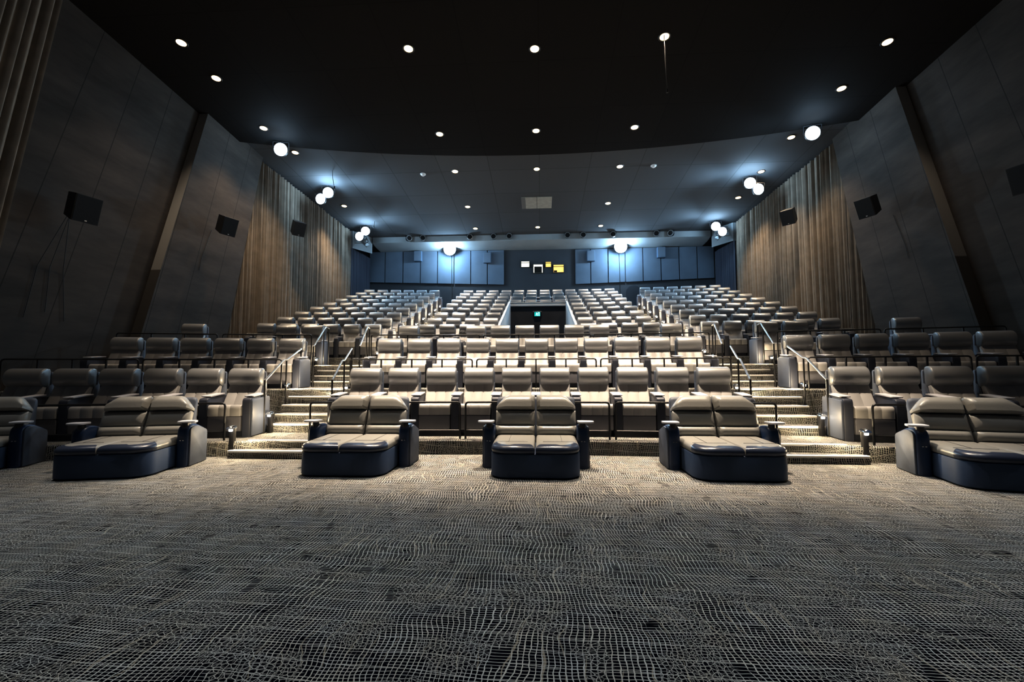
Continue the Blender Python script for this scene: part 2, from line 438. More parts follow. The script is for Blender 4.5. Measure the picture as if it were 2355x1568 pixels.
# back wall, soffit, acoustic panels
bw = MB(); bw.box(-14, 14, 31.5, 31.9, 4, 11.5)
struct('wall_back', bw.mesh('wall_back', 'backwall', 0))
sf = MB()
sf.loft([[(x, 29.8, 10.22), (x, 29.8, 10.62), (x, 29.85, 10.70), (x, 31.6, 10.70), (x, 31.6, 10.0), (x, 30.4, 10.08)] for x in (-11.3, 11.05)])
struct('trim_soffit', sf.mesh('soffit', 'soffit', 20))
def panels(xs, z0l, z0r, z1l, z1r, side):
    g = 'cloth acoustic panels on the back wall'
    words = ['first', 'second', 'third', 'fourth', 'fifth', 'sixth', 'seventh', 'eighth']
    x0, x1 = xs[0], xs[-1]
    order = list(range(len(xs) - 1))
    for i in order:
        a, b = xs[i] + .03, xs[i + 1] - .03
        f = lambda l, r, x: l + (r - l) * (x - x0) / (x1 - x0)
        mb = MB()
        prof = [(a, f(z0l, z0r, a)), (b, f(z0l, z0r, b)), (b, f(z1l, z1r, b)), (a, f(z1l, z1r, a))]
        prof = rprof([(p[0], p[1], .02) for p in prof], 2)
        mb.loft([[(x, 31.38, z) for x, z in prof], [(x, 31.498, z) for x, z in prof]])
        k = i if side == 'left' else len(xs) - 2 - i
        o = put('acoustic_panel', mb.mesh('acoustic_panel', 'panel', 30))
        tag(o, f'tall blue-grey acoustic panel, {words[k]} in from the {side} end of the back wall', 'wall panel', g)
panels([-12.1, -10.96, -9.67, -8.42, -7.2, -6.02, -4.84, -3.67, -2.48], 7.86, 7.56, 10.02, 9.98, 'left')
panels([2.43, 3.5, 4.69, 5.85, 7.05, 8.26, 9.48, 10.68, 11.82], 7.52, 7.82, 9.93, 10.0, 'right')

# dark doorway at the top of the right aisle
db = MB()
prof = [(5.9, 5.3), (6.95, 5.3), (6.95, 6.9)] + [(6.42 + .53 * math.cos(a), 6.9 + .5 * math.sin(a)) for a in [PI * i / 10 for i in range(1, 10)]] + [(5.9, 6.9)]
db.loft([[(x, 31.47, z) for x, z in prof], [(x, 31.52, z) for x, z in prof]])
o = struct('door_1', db.mesh('door', 'darkwall', 20))
dh = MB(); dh.box(6.06, 6.10, 31.42, 31.47, 6.2, 6.34, .01, 1); struct('door_handle', dh.mesh('door_handle', 'steel'), o)

# entrance tunnel cut into the middle block
vt = MB()
vt.box(VX0 - .02, VX1 + .02, 23.46, 23.58, 1.7, 4.92)
struct('wall_tunnel', vt.mesh('wall_tunnel', 'darkwall', 0))
hb = MB(); hb.box(VX0 + .02, VX1 - .02, 23.38, 23.56, 4.90, 5.08, .02, 2)
hb.box(VX0 + .02, VX1 - .02, 23.36, 23.58, 5.08, 5.11, .008, 1)
struct('trim_tunnel_header', hb.mesh('tunnel_header', 'header', 30))
for sx in (-1, 1):
    x = XC + sx * 1.45; pb = MB()
    poly = [(17.05, 1.7), (23.5, 1.7), (23.5, 5.11), (23.1, 5.08), (17.35, 3.36), (17.05, 3.22)]
    pb.loft([[(x - .03, y, z) for y, z in poly], [(x + .03, y, z) for y, z in poly]])
    cap = MB()
    cap.loft([[(x - .045, y, z), (x + .045, y, z), (x + .045, y, z + .04), (x - .045, y, z + .04)] for y, z in ((17.05, 3.22), (17.35, 3.36), (23.1, 5.08), (23.5, 5.11))])
    o = struct('wall_parapet', pb.mesh('parapet', 'parapet', 0)); struct('trim_cap', cap.mesh('parapet_cap', 'parapet', 20), o)

# ------------------------------------------------------------------ curtains
def curtain_mesh(path, ztop, zbot, pleat, amp, mats, seed, edge=None, sgn=1):
    rnd = random.Random(seed)
    L_ = sum((Vector(path[i + 1]) - Vector(path[i])).length for i in range(len(path) - 1))
    n = int(L_ / pleat * 10)
    ph = 0; pts = []
    base = []
    for i in range(n + 1):
        t = i / n * (len(path) - 1); k = min(int(t), len(path) - 2); u = t - k
        a, b = Vector(path[k]), Vector(path[k + 1]); p = a.lerp(b, u); d = (b - a).normalized(); base.append((p, Vector((-d.y, d.x))))
    f = 1.; secs = []
    am = 1.; wob = [rnd.uniform(-.6, .6) for _ in range(400)]
    for i, (p, nn) in enumerate(base):
        ph += 2 * PI / 10 * f
        if i % 10 == 0: f = rnd.uniform(.75, 1.35); am = rnd.uniform(.55, 1.2)
        secs.append((p, nn, ph, am))
    zs = [0, .12, .35, .65, 1.]
    rows = []
    for (p, nn, ph, am) in secs:
        col = []
        for q, t in enumerate(zs):
            o = -sgn * amp * am * (2 * abs(math.sin(.5 * (ph + .25 * math.sin(3 * t + ph * .07)))) ** .8 - 1 + .18 * math.sin(1.5 * ph + 1)) * (.75 + .35 * (1 - abs(.5 - t)))
            zt = ztop(p.y) if callable(ztop) else ztop; zb = zbot(p.y) if callable(zbot) else zbot
            yy = p.y
            if edge: yy = p.y + edge(zt + (zb - zt) * t)
            col.append((p.x + nn.x * o, yy + nn.y * o, zt + (zb - zt) * t))
        rows.append(col)
    mb = MB(); mb.loft(rows, caps=False, closed=False)
    return mb.mesh('curtain', mats, 80)
def tierz(y):
    z = 0
    for a, h in TIER:
        if y > a - .9: z = h
    return z
for sd, side in ((-1, 'left'), (1, 'right')):
    X = (lambda x: x) if sd < 0 else mirx
    p = [(X(-13.28), 17.2), (X(-12.90), 21), (X(-12.30), 28.3)]
    o = put('side_curtain', curtain_mesh(p, lambda y: zc(y, 1) - .12, lambda y: tierz(y) + .02,   .17, .15, 'curtain', 7 + sd, sgn=-sd))
    tag(o, f'long brown-grey pleated curtain hanging along the {side} side wall', 'curtain', 'pleated side curtains')
    p = [(X(-12.2), 28.45), (X(-12.05), 31.3)]
    o = put('corner_drape', curtain_mesh(p, 9.55, 5.3, .28, .07, 'drape', 13 + sd, sgn=-sd))
    tag(o, f'dark navy drape in the rear {side} corner beyond the brown curtain', 'curtain', 'dark corner drapes')
    p = [(X(-12.85), -1.0), (X(-12.9), 9.25)]
    o = put('stage_curtain', curtain_mesh(p, 13.0, .02, .22, .12, 'curtain', 23 + sd, sgn=-sd, edge=lambda z: .146 * z))
    tag(o, f'brown stage curtain near the screen against the {side} wall, cut by the frame edge', 'curtain', 'stage curtains beside the screen')

for sd, side in ((-1, 'left'), (1, 'right')):
    X = (lambda x: x) if sd < 0 else mirx
    mb = MB(); mb.loft([[(X(x), y, 9.52), (X(x), y, 10.66)] for x, y in ((-13.3, 28.42), (-12.1, 28.42), (-11.35, 29.9))], closed=False, caps=False)
    struct('trim_corner_' + side, mb.mesh('corner_fascia', 'soffit', 0))
# ------------------------------------------------------------------ recliners
def chair_proto(pitch, front, top, kind):
    sw = pitch - .205; D = {}
    sc = top / 1.40
    dz = lambda z: z * sc
    mb = MB(); mb.loft(pillow(rprof([(front, dz(.43)), (front, dz(.665), .10), (-.30, dz(.60), .02), (-.30, dz(.43))], 5), sw, .03, (-sw * .17, sw * .17), .008))
    D['seat'] = mb.mesh('seat', 'leather', 50)
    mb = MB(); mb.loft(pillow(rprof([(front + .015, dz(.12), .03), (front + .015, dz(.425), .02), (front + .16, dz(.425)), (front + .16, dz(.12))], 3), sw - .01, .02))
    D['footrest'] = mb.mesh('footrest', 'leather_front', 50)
    mb = MB(); mb.box(-sw / 2 + .03, sw / 2 - .03, front + .17, -.02, 0, dz(.43)); D['base'] = mb.mesh('chair_base', 'leather_dark', 0)
    mb = MB(); mb.loft(pillow(rprof([(-.42, dz(.57), .03), (-.33, dz(.72), .1), (-.10, dz(1.07), .03), (.0, dz(1.07), .02), (-.20, dz(.52), .02)], 4), sw, .035, (-sw * .17, sw * .17), .012))
    D['backrest'] = mb.mesh('backrest', 'leather', 50)
    arc = [(-.02 - .21 * math.cos(a), dz(1.205 + .207 * math.sin(a))) for a in [-PI / 2 + PI * q / 14 for q in range(15)]]
    hp = arc + [(.05, dz(1.40)), (.075, dz(1.36)), (.07, dz(1.1)), (.04, dz(1.0))]
    mb = MB(); mb.loft(pillow(hp, sw + .01, .035)); D['headrest'] = mb.mesh('headrest', 'headrest', 60)
    mb = MB(); mb.loft(pillow(rprof([(-.30, dz(.30)), (-.19, dz(.53)), (.015, dz(1.04)), (.075, dz(1.05), .02), (.085, dz(1.34), .05), (.15, dz(1.34), .04), (.17, dz(1.0), .1), (.10, dz(.30))], 4), sw + .035, .03))
    D['back_shell'] = mb.mesh('back_shell', 'shell', 50)
    aw = .165
    mb = MB(); mb.loft(pillow(rprof([(front + .02, 0), (front + .0, dz(.78), .10), (front + .12, dz(.80), .05), (-.22, dz(.84), .06), (-.12, dz(.6), .1), (-.10, 0)], 4), aw, .02))
    D['armrest'] = mb.mesh('armrest', 'arm', 50)
    mb = MB(); mb.loft(pillow(rprof([(front + .12, dz(.815), .01), (front + .12, dz(.84), .01), (-.30, dz(.875), .012), (-.30, dz(.85), .012)], 2), aw + .03, .02))
    D['tray'] = mb.mesh('tray', 'tray', 40)
    mb = MB(); mb.loft(pillow(rprof([(front + .05, .02, .02), (front + .03, dz(.77), .06), (-.14, dz(.80), .06), (-.12, .02, .02)], 4), .03, .01))
    D['side_panel'] = mb.mesh('side_panel', 'end_panel', 40)
    D['_arm_x'] = pitch / 2
    return D
PREM = chair_proto(.86, -1.0, 1.40, 'p')
STD = chair_proto(.80, -.86, 1.35, 's')
_first = {}
def place_chair(D, s, d, z, label, group, left_end=False, right_end=False, panel_l=False, panel_r=False):
    R = d - Y0; th = s / R
    x, y = XC + R * math.sin(th), Y0 + R * math.cos(th)
    key = (id(D), left_end, panel_l, panel_r)
    if key in _first:
        t = copy_tree(_first[key]); t['label'] = label; t['group'] = group
    else:
        t = thing('recliner_chair', label, 'chair', group=group)
        for nm in ('seat', 'footrest', 'base', 'backrest', 'headrest', 'back_shell'): put(nm, D[nm], t)
        for sx, on, pn in ((-1, left_end, panel_l), (1, True, panel_r)):
            if not on: continue
            a = put('armrest', D['armrest'], t, (sx * D['_arm_x'], 0, 0)); put('tray', D['tray'], a)
            if pn: put('side_panel', D['side_panel'], a, (sx * .095, 0, 0))
        _first[key] = t
    t.location = (x, y, z); t.rotation_euler = (0, 0, -th)
    return t
W = ['first', 'second', 'third', 'fourth', 'fifth', 'sixth', 'seventh', 'eighth', 'ninth', 'tenth', 'eleventh', 'twelfth']
# railed premium rows
PR = {1: ('front railed row', 10, 6.51, .28), 2: ('second railed row', 11, 7.09, 1.154)}
for r, (rn, n, inner, z) in PR.items():
    d = ROW_D[r]
    g = f'recliners of the {rn}, centre block'
    for k in range(n):
        lab = f'grey recliner, {W[k]} from the left aisle, {rn}, centre block'
        place_chair(PREM, (k - (n - 1) / 2) * .86, d, z, lab, g, k == 0, False, k == 0, k == n - 1)
    for sd, side, m in ((-1, 'left', 6), (1, 'right', 6 if r == 2 else 5)):
        for k in range(m):
            lab = f'dim grey recliner, {W[k]} out from the {side} aisle, {rn}, {side} block'
            s = sd * (inner + .86 * k)
            le = (k == m - 1) if sd < 0 else (k == 0)
            place_chair(PREM, s, d, z, lab, f'recliners of the {rn}, {side} block', le, False, sd > 0 and k == 0, sd < 0 and k == 0)
d, z = ROW_D[3], 1.79
for s, w in zip((-4.5, -2.15, -1.29, -.43, .43, 1.29, 2.15, 4.55), ('standing alone beside the left aisle', 'first of the middle six', 'second of the middle six', 'third of the middle six', 'fourth of the middle six', 'fifth of the middle six', 'sixth of the middle six', 'standing alone beside the right aisle')):
    place_chair(PREM, s, d, z, f'grey recliner, {w} in the third railed row, counting rightward' if 'six' in w else f'grey recliner {w} in the middle of the third railed row', 'recliners of the third railed row', s in (-4.5, -2.15, 4.55), False, s == -4.5, s == 4.55)
for s, w in ((-7.75, 'next to the left aisle'), (-8.62, 'one seat out from the left aisle'), (-11.55, 'alone against the left wall'), (7.5, 'next to the right aisle'), (8.36, 'one seat out from the right aisle'), (11.35, 'alone against the right wall')):
    place_chair(PREM, s, d, z, f'grey recliner {w} behind the third row railing', 'recliners of the third railed row', s in (-8.62, -11.55, 7.5, 11.35), False, s in (7.5, 11.35), s in (-7.75, -11.55))
# nine steep upper rows
for i in range(9):
    d, z = UD[i], TIER[3 + i][1]
    rn = f'{W[i]} steep upper row' if i < 8 else 'rearmost upper row'
    for sd, side in ((-1, 'left'), (1, 'right')):
        for k in range(6):
            s = sd * (6.54 + .80 * k); le = (k == 5) if sd < 0 else (k == 0)
            place_chair(STD, s, d, z, f'grey recliner, {W[k]} out from the {side} aisle in the {rn}', f'upper recliners, {side} block', le, False, sd > 0 and k == 0, sd < 0 and k == 0)
    cols = list(range(12)) if i >= 5 else [0, 1, 2, 3, 8, 9, 10, 11]
    for k in cols:
        s = (k - 5.5) * .80
        if i >= 5: lab = f'grey recliner, {W[k]} of the middle twelve from the left, {rn}'
        elif k < 4: lab = f'grey recliner, {W[3 - k]} seat left of the tunnel in the {rn}'
        else: lab = f'grey recliner, {W[k - 8]} seat right of the tunnel in the {rn}'
        place_chair(STD, s, d, z, lab, 'upper recliners, middle block', k == 0 or (i < 5 and k == 8), False, False, False)

# ------------------------------------------------------------------ double loungers in front
def lounger_proto():
    t = thing('double_lounger', 'x', 'lounger', group='double loungers on the carpet before the front row')
    hw = .685
    # base: rounded front corners
    def dshape(w, f, back, r, n=8):
        pts = [(-w, back)]
        for k in range(n + 1):
            a = PI + PI / 2 * k / n; pts.append((-w + r + r * math.cos(a), f + r + r * math.sin(a)))
        for k in range(n + 1):
            a = 1.5 * PI + PI / 2 * k / n; pts.append((w - r + r * math.cos(a), f + r + r * math.sin(a)))
        pts.append((w, back)); return pts
    mb = MB(); secs = []
    for z, ins in ((.015, .02), (.03, .0), (.352, 0), (.368, .006), (.374, .02)):
        secs.append([(x, y, z) for x, y in dshape(hw - ins, -.76 + ins, .50, .26)])
    mb.loft(secs); put('base', mb.mesh('lounger_base', 'sofa_base', 40), t)
    # seat cushions: two halves, flat pale top with dark front roll
    for sx in (-1, 1):
        def half(ins, z):
            full = dshape(hw - .0 - ins, -.775 + ins, .36 - ins, .27)
            n = len(full) // 2
            side = full[n:] if sx > 0 else full[:n]
            inner = .006 + ins * .5
            if sx > 0: pts = [(inner, .36 - ins), (inner, -.775 + ins)] + side
            else: pts = [(-inner, -.775 + ins), (-inner, .36 - ins)] + side
            zz = lambda y: z
            return [(x, y, z + (.018 * min(1, max(0, (y + .75) / .9)) if z > .40 else 0)) for x, y in pts]
        mb = MB(); secs = []
        for z, ins in ((.376, .035), (.384, .012), (.415, 0), (.445, .003), (.472, .018), (.490, .045), (.499, .085), (.502, .15)):
            secs.append(half(ins, z))
        mb.loft(secs)
        me = mb.mesh('seat_cushion', ['sofa_leather', 'sofa_roll'], 50)
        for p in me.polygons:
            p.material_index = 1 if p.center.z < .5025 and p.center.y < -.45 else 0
        c = put('seat_cushion', me, t)
        sm = MB()
        for (a, b) in (((.12, -.42), (.64, -.42)), ((.42, -.42), (.42, .25))):
            sm.tube([(sx * a[0], a[1], .518 + .014 * a[1]), (sx * b[0], b[1], .518 + .014 * b[1])], .0025, 5)
        put('seam', sm.mesh('seam', 'leather_dark'), c)
    # back cushions
    def bp(t_, off):   # point on the reclined back line
        return Vector((.30 + .27 * t_, .52 + .66 * t_)) + Vector((-.925, .378)) * off
    def bcush(sx, t0, t1, bulge, chamfer, rtop):
        w0, w1 = .018, .70
        secs = []
        N_ = 12
        for i in range(N_ + 1):
            u = i / N_; x = w0 + (w1 - w0) * u
            e = min(u, 1 - u) * (w1 - w0)
            soft = min(1, (e / .05)) ** .5 if e < .05 else 1
            top = t1
            if chamfer and x > w1 - .19: top = t1 - (t1 - t0) * .80 * ((x - (w1 - .19)) / .19) ** 1.25
            base = -.10
            prof = []
            K = 10
            for k in range(K + 1):
                q = k / K; tt = t0 + (top - t0) * q
                b_ = bulge * (math.sin(PI * min(1, max(0, q))) ** .6) * soft
                if rtop: b_ = bulge * soft * (1 - max(0, (q - .45) / .55) ** 2.2) * min(1, (q / .10 + .25))
                prof.append(bp(tt, .0 + b_))
            prof.append(bp(top - .01, base)); prof.append(bp(t0 + .01, base))
            secs.append([(sx * x, p.x, p.y) for p in prof])
        mb = MB(); mb.loft(secs); return mb
    for sx in (-1, 1):
        put('headrest', bcush(sx, .63, 1.0, .105, True, True).mesh('headrest', 'sofa_leather', 60), t)
        b = put('backrest', bcush(sx, .235, .60, .055, False, False).mesh('backrest', 'sofa_leather', 60), t)
        put('lumbar_pad', bcush(sx, .0, .225, .06, False, False).mesh('lumbar_pad', 'sofa_leather', 60), b)
    mb = MB()
    sh = rprof([(.36, .40), (.40, .55), (.62, 1.12, .03), (.68, 1.16, .03), (.72, 1.05, .1), (.62, .10), (.40, .10)], 4)
    sec = pillow(sh, 1.40, .08)
    mb.loft(sec); put('back_shell', mb.mesh('lounger_shell', 'side_panel', 50), t)
    # arms: dark leather tombstone fronts, grey outer panels, swivel trays
    for sx in (-1, 1):
        x0 = sx * .785
        prof = rprof([(0, .0), (0, .70, .20), (.30, .715, .12), (.66, .58, .10), (.66, 0)], 6)
        mb = MB(); mb.loft(pillow(prof, .175, .05, x0=x0))
        a = put('armrest', mb.mesh('lounger_arm', 'sofa_arm', 50), t)
        prof = rprof([(.05, .01), (.05, .66, .08), (.30, .68, .05), (.64, .56, .06), (.64, .01)], 4)
        mb = MB(); mb.loft(pillow(prof, .03, .012, x0=sx * .882))
        put('side_panel', mb.mesh('lounger_side_panel', 'side_panel', 50), a)
        mb = MB()
        for k in (-1, 1): mb.box(x0 + k * .022 - .012, x0 + k * .022 + .012, -.008, .01, .445, .458, .003, 1)
        put('button', mb.mesh('recline_button', 'chrome'), a)
        mb = MB(); mb.cyl((x0, .10, .66), (x0, .10, .752), .055, 14); put('tray_post', mb.mesh('tray_post', 'blackmetal'), a)
        pr = rprof([(-.20, -.09, .08), (.13, -.13, .06), (.15, .13, .07), (-.19, .10, .08)], 5)
        mb = MB(); mb.loft([[(x0 + sx * (.03 - q[0] * .8) - sx * .0, .08 + q[1] * s_, z) for q in pr] for z, s_ in ((.752, .96), (.758, 1), (.772, 1), (.778, .96))])
        put('tray', mb.mesh('lounger_tray', 'tray', 40), a)
    return t
L0 = lounger_proto()
spots = [(-.09, 7.70, 0, 'navy double lounger in the middle, facing straight at the viewer'),
         (-3.12, 7.70, 1, 'navy double lounger before the left aisle steps, left of the middle one'),
         (2.97, 7.68, -1, 'navy double lounger before the right aisle steps, right of the middle one'),
         (-6.87, 7.32, 13, 'dark double lounger turned inward in front of the left seat block'),
         (6.60, 7.24, -14, 'dark double lounger turned inward in front of the right seat block'),
         (-9.66, 7.02, 20, 'shadowed double lounger cut off by the left frame edge')]
for i, (x, y, a, lab) in enumerate(spots):
    o = L0 if i == 0 else copy_tree(L0)
    o.location = (x, y, 0); o.rotation_euler = (0, 0, math.radians(a)); o['label'] = lab

# ------------------------------------------------------------------ railings
def fillet(pts, r=.07, n=4):
    out = []
    for i, p in enumerate(pts):
        p = Vector(p)
        if i in (0, len(pts) - 1): out.append(p); continue
        a = Vector(pts[i - 1]); b = Vector(pts[i + 1])
        p0 = p + (a - p).normalized() * min(r, (a - p).length * .45); p1 = p + (b - p).normalized() * min(r, (b - p).length * .45)
        for k in range(n + 1):
            t = k / n; out.append(p0 * (1 - t) ** 2 + p * 2 * t * (1 - t) + p1 * t * t)
    return out
def guard_rail(xa, xb, yc, z, h, label, kick=False, posts=1, rad=.02):
    n = max(3, int(abs(xb - xa) / .5))
    arc = [Vector((xa + (xb - xa) * i / n, arc_y(xa + (xb - xa) * i / n, yc), z)) for i in range(n + 1)]
    t = thing('guard_rail', label, 'railing', arc[n // 2], group='black guard rails before the seat rows')
    o = arc[n // 2]
    arc = [p - o for p in arc]
    up = Vector((0, 0, h))
    pts = [arc[0]] + [p + up for p in arc] + [arc[-1]]
    mb = MB(); mb.tube(fillet(pts, .07), rad, 8); put('frame', mb.mesh('rail_frame', 'blackmetal', 50), t)
    tp = MB(); tp.tube([p + up + Vector((0, 0, rad * .82)) for p in arc[0:1] + arc[1:]], rad * .45, 6)
    for k in range(posts):
        q = (k + 1) / (posts + 1) * n; i0 = min(int(q), n - 1); p = arc[i0].lerp(arc[i0 + 1], q - i0)
        mb = MB(); mb.box(p.x - .018, p.x + .018, p.y - .018, p.y + .018, p.z, p.z + h - .01, .004, 1); put('post', mb.mesh('rail_post', 'blackmetal'), t)
    if kick:
        mb = MB(); mb.loft([[p + Vector((0, -.012, .05)), p + Vector((0, .012, .05)), p + Vector((0, .012, .15)), p + Vector((0, -.012, .15))] for p in arc])
        mb.tube([p + Vector((0, 0, .17)) for p in arc], .012, 6)
        put('kick_plate', mb.mesh('kick_plate', 'blackmetal', 30), t)
    return t
for xa, xb, w in ((-4.55, -1.60, 'left part of centre block'), (-1.49, 1.33, 'middle of centre block'), (1.45, 4.36, 'right part of centre block'), (-10.2, -6.15, 'left block by the aisle'), (5.92, 10.0, 'right block by the aisle')):
    guard_rail(xa, xb, 9.08, .28, .72, f'low black guard rail in front of the front railed row, {w}', True, 0)
for xa, xb, w in ((-5.05, -1.82, 'left part of centre block'), (-1.70, 1.46, 'middle of centre block'), (1.58, 4.8, 'right part of centre block'), (-10.05, -6.8, 'left block beside the left aisle'), (-12.9, -10.15, 'left block beside the wall'), (6.55, 9.75, 'right block beside the right aisle'), (9.85, 12.6, 'right block beside the wall')):
    guard_rail(xa, xb, 12.16, 1.154, .77, f'black guard rail before the second railed row, {w}', False, 3)
for xa, xb, w in ((-5.45, -1.97, 'left part of centre block'), (-1.84, 1.60, 'middle of centre block'), (1.70, 5.2, 'right part of centre block'), (-9.9, -7.3, 'left block beside the left aisle'), (-12.7, -10.05, 'left block beside the wall'), (7.1, 9.7, 'right block beside the right aisle'), (9.8, 12.4, 'right block beside the wall')):
    guard_rail(xa, xb, 14.72, 1.79, .98, f'black guard rail before the third railed row, {w}', False, 2)

def handrail(pts, feet, label):
    o = Vector(feet[0][0])
    t = thing('stair_handrail', label, 'handrail', o, group='stair handrails along the aisles')
    P = [Vector(p) - o for p in pts]
    path = [Vector(feet[0][0]) - o] + P + [Vector(feet[-1][0]) - o]
    mb = MB(); mb.tube([path[0], path[1]], .022, 8); put('post', mb.mesh('handrail_post', 'blackmetal'), t)
    mb = MB(); mb.tube(fillet(P, .06), .024, 8); put('grab_bar', mb.mesh('grab_bar', 'railtop', 50), t)
    mb = MB(); mb.tube([path[-1], path[-2]], .022, 8); put('post', mb.mesh('handrail_post', 'blackmetal'), t)
    for f, top in feet[1:-1]:
        mb = MB(); mb.tube([Vector(f) - o, Vector(top) - o], .02, 8); put('post', mb.mesh('handrail_post', 'blackmetal'), t)
for sd, side in ((-1, 'left'), (1, 'right')):
    X = (lambda x: x) if sd < 0 else mirx
    v = lambda x, y, z: (X(x), y, z)
    handrail([v(-5.99, 9.62, 1.42), v(-6.32, 10.90, 1.89), v(-6.42, 11.2, 1.90), v(-6.72, 12.45, 2.24)], [(v(-5.99, 9.62, .28), None), (v(-6.42, 11.2, .63), v(-6.42, 11.2, 1.89)), (v(-6.72, 12.45, 1.154), None)], f'bent steel stair handrail, outer side of the {side} aisle, lower flight')
    handrail([v(-4.50, 9.65, 1.42), v(-4.84, 10.90, 1.87), v(-4.92, 11.2, 1.88), v(-5.26, 12.45, 2.24)], [(v(-4.50, 9.65, .28), None), (v(-4.92, 11.2, .63), v(-4.92, 11.2, 1.87)), (v(-5.26, 12.45, 1.154), None)], f'bent steel stair handrail, inner side of the {side} aisle, lower flight')
    handrail([v(-6.62, 12.95, 2.33), v(-7.16, 14.8, 3.08), v(-7.2, 15.1, 3.05)], [(v(-6.62, 12.95, 1.154), None), (v(-7.05, 14.45, 1.63), v(-7.05, 14.45, 2.92)), (v(-7.2, 15.1, 1.79), None)], f'straight stair handrail on the outer side of the {side} aisle, middle flight')
    handrail([v(-5.24, 12.95, 2.33), v(-5.73, 14.8, 3.08), v(-5.78, 15.1, 3.05)], [(v(-5.24, 12.95, 1.154), None), (v(-5.62, 14.45, 1.63), v(-5.62, 14.45, 2.92)), (v(-5.78, 15.1, 1.79), None)], f'straight stair handrail on the inner side of the {side} aisle, middle flight')

# ------------------------------------------------------------------ step lights
def make_light(kind, name, energy, color, radius, parent, loc, rot=(0, 0, 0), **kw):
    l = bpy.data.lights.new(name, kind); l.energy = energy; l.color = color
    if kind in ('POINT', 'SPOT'): l.shadow_soft_size = radius
    for k, v in kw.items(): setattr(l, k, v)
    o = bpy.data.objects.new(name, l); COL.objects.link(o); o.parent = parent; o.location = loc; o.rotation_euler = rot
    return o
SLM = {}
mb = MB(); mb.box(-.045, .045, -.02, .06, 0, .40, .008, 2); SLM['post'] = mb.mesh('light_post', 'blackmetal')
mb = MB()
hood = [(.062 * math.cos(a), .062 * math.sin(a)) for a in [PI * i / 8 for i in range(9)]]
mb.loft([[(x, -.085, .40 + z * .8) for x, z in hood], [(x * 1.1, -.06, .405 + z) for x, z in hood], [(x * 1.1, .05, .405 + z) for x, z in hood]])
SLM['hood'] = mb.mesh('light_hood', 'chrome', 50)
mb = MB(); mb.box(-.03, .03, -.06, -.021, .355, .405, .01, 2); SLM['lens'] = mb.mesh('light_lens', 'steplens')
SL = bpy.data.lights.new('step_lamp', 'POINT'); SL.energy = 28; SL.color = (1., .80, .52); SL.shadow_soft_size = .04
def step_light(x, y, z, label, toward, power=True):
    t = thing('step_light', label, 'step light', (x, y, z), group='hooded step lights along the aisles')
    put('post', SLM['post'], t); put('hood', SLM['hood'], t); put('lens', SLM['lens'], t)
    if power:
        o = bpy.data.objects.new('step_lamp', SL); COL.objects.link(o); o.parent = t; o.location = (toward * .34, -.20, .40)
for sd, side in ((-1, 'left'), (1, 'right')):
    X = (lambda x: x) if sd < 0 else mirx
    for x, y, z, w, tw in ((-5.93, 8.52, .12, 'at the foot of the {s} aisle, outer side', 1), (-5.90, 9.70, .28, 'outer side of the {s} aisle beside the front railed row', 1), (-6.70, 11.75, .86, 'outer side of the {s} aisle beside the second railed row', 1), (-7.22, 14.35, 1.60, 'outer side of the {s} aisle beside the third railed row', 1),
                           (-5.08, 11.75, .80, 'inner side of the {s} aisle beside the second railed row', -1), (-5.45, 14.3, 1.62, 'inner side of the {s} aisle beside the third railed row', -1)):
        step_light(X(x), y, z, 'black chrome-hooded step light, ' + w.format(s=side), tw * (1 if sd < 0 else -1))
    for i in range(9):
        y, z = TIER[3 + i]; ya = arc_y(X(-6.0), y)
        step_light(X(-6.03), ya - .12, z - .22, f'small hooded step light, outer side of {side} aisle, ' + (f'{W[i]} steep upper row' if i < 8 else 'rearmost upper row'), -sd)

# ------------------------------------------------------------------ ceiling downlights
DLM = {}
mb = MB(); mb.lathe([(.142, -.005), (.18, -.012), (.19, -.002), (.19, .03), (.142, .03)], 20); DLM['rim'] = mb.mesh('light_rim', 'blackmetal', 50)
mb = MB(); mb.lathe([(.0001, -.012), (.08, -.012), (.14, -.006), (.14, .01)], 20); DLM['lens'] = mb.mesh('light_lens', 'warm', 50)
tilt = math.atan(.0905)
def spot_data(nm, e, c, size=1.7, blend=.8):
    l = bpy.data.lights.new(nm, 'SPOT'); l.energy = e; l.color = c; l.spot_size = size; l.spot_blend = blend; l.shadow_soft_size = .12; return l
WARM = (1., .83, .64)
SP = {'row': spot_data('downlight_lamp_row', 9800, WARM, .86, .7), 'dim': spot_data('downlight_lamp_dim', 220, WARM, 1.5), 'mid': spot_data('downlight_lamp', 5200, WARM, .84, .7), 'side': spot_data('downlight_lamp_side', 420, WARM, 1.5), 'curtain': spot_data('downlight_lamp_curtain', 1000, (1., .74, .46), 1.7),
      'front': spot_data('downlight_lamp_front', 1500, (.98, .98, .96), .84, 1.), 'rear': spot_data('downlight_lamp_rear', 2000, WARM, 1.15, .8), 'flank': spot_data('downlight_lamp_flank', 600, WARM, 1.1, .8)}
def downlight(x, y, label, sp, rear=None, lean=0.):
    r = y > ceil_edge(x) if rear is None else rear
    t = thing('downlight', label, 'ceiling light', (x, y, zc(y, r) - .004), group='warm ceiling downlights', rot=(-tilt, 0, 0))
    put('rim', DLM['rim'], t); put('lens', DLM['lens'], t)
    o = bpy.data.objects.new('downlight_lamp', SP[sp]); COL.objects.link(o); o.parent = t; o.location = (0, 0, -.06); o.rotation_euler = (tilt + lean, 0, 0)
rows = [(13.66, 'row nearest the screen'), (18.17, 'second row from the screen'), (21.6, 'third row from the screen'), (25.5, 'fourth row from the screen'), (28.65, 'rearmost row')]
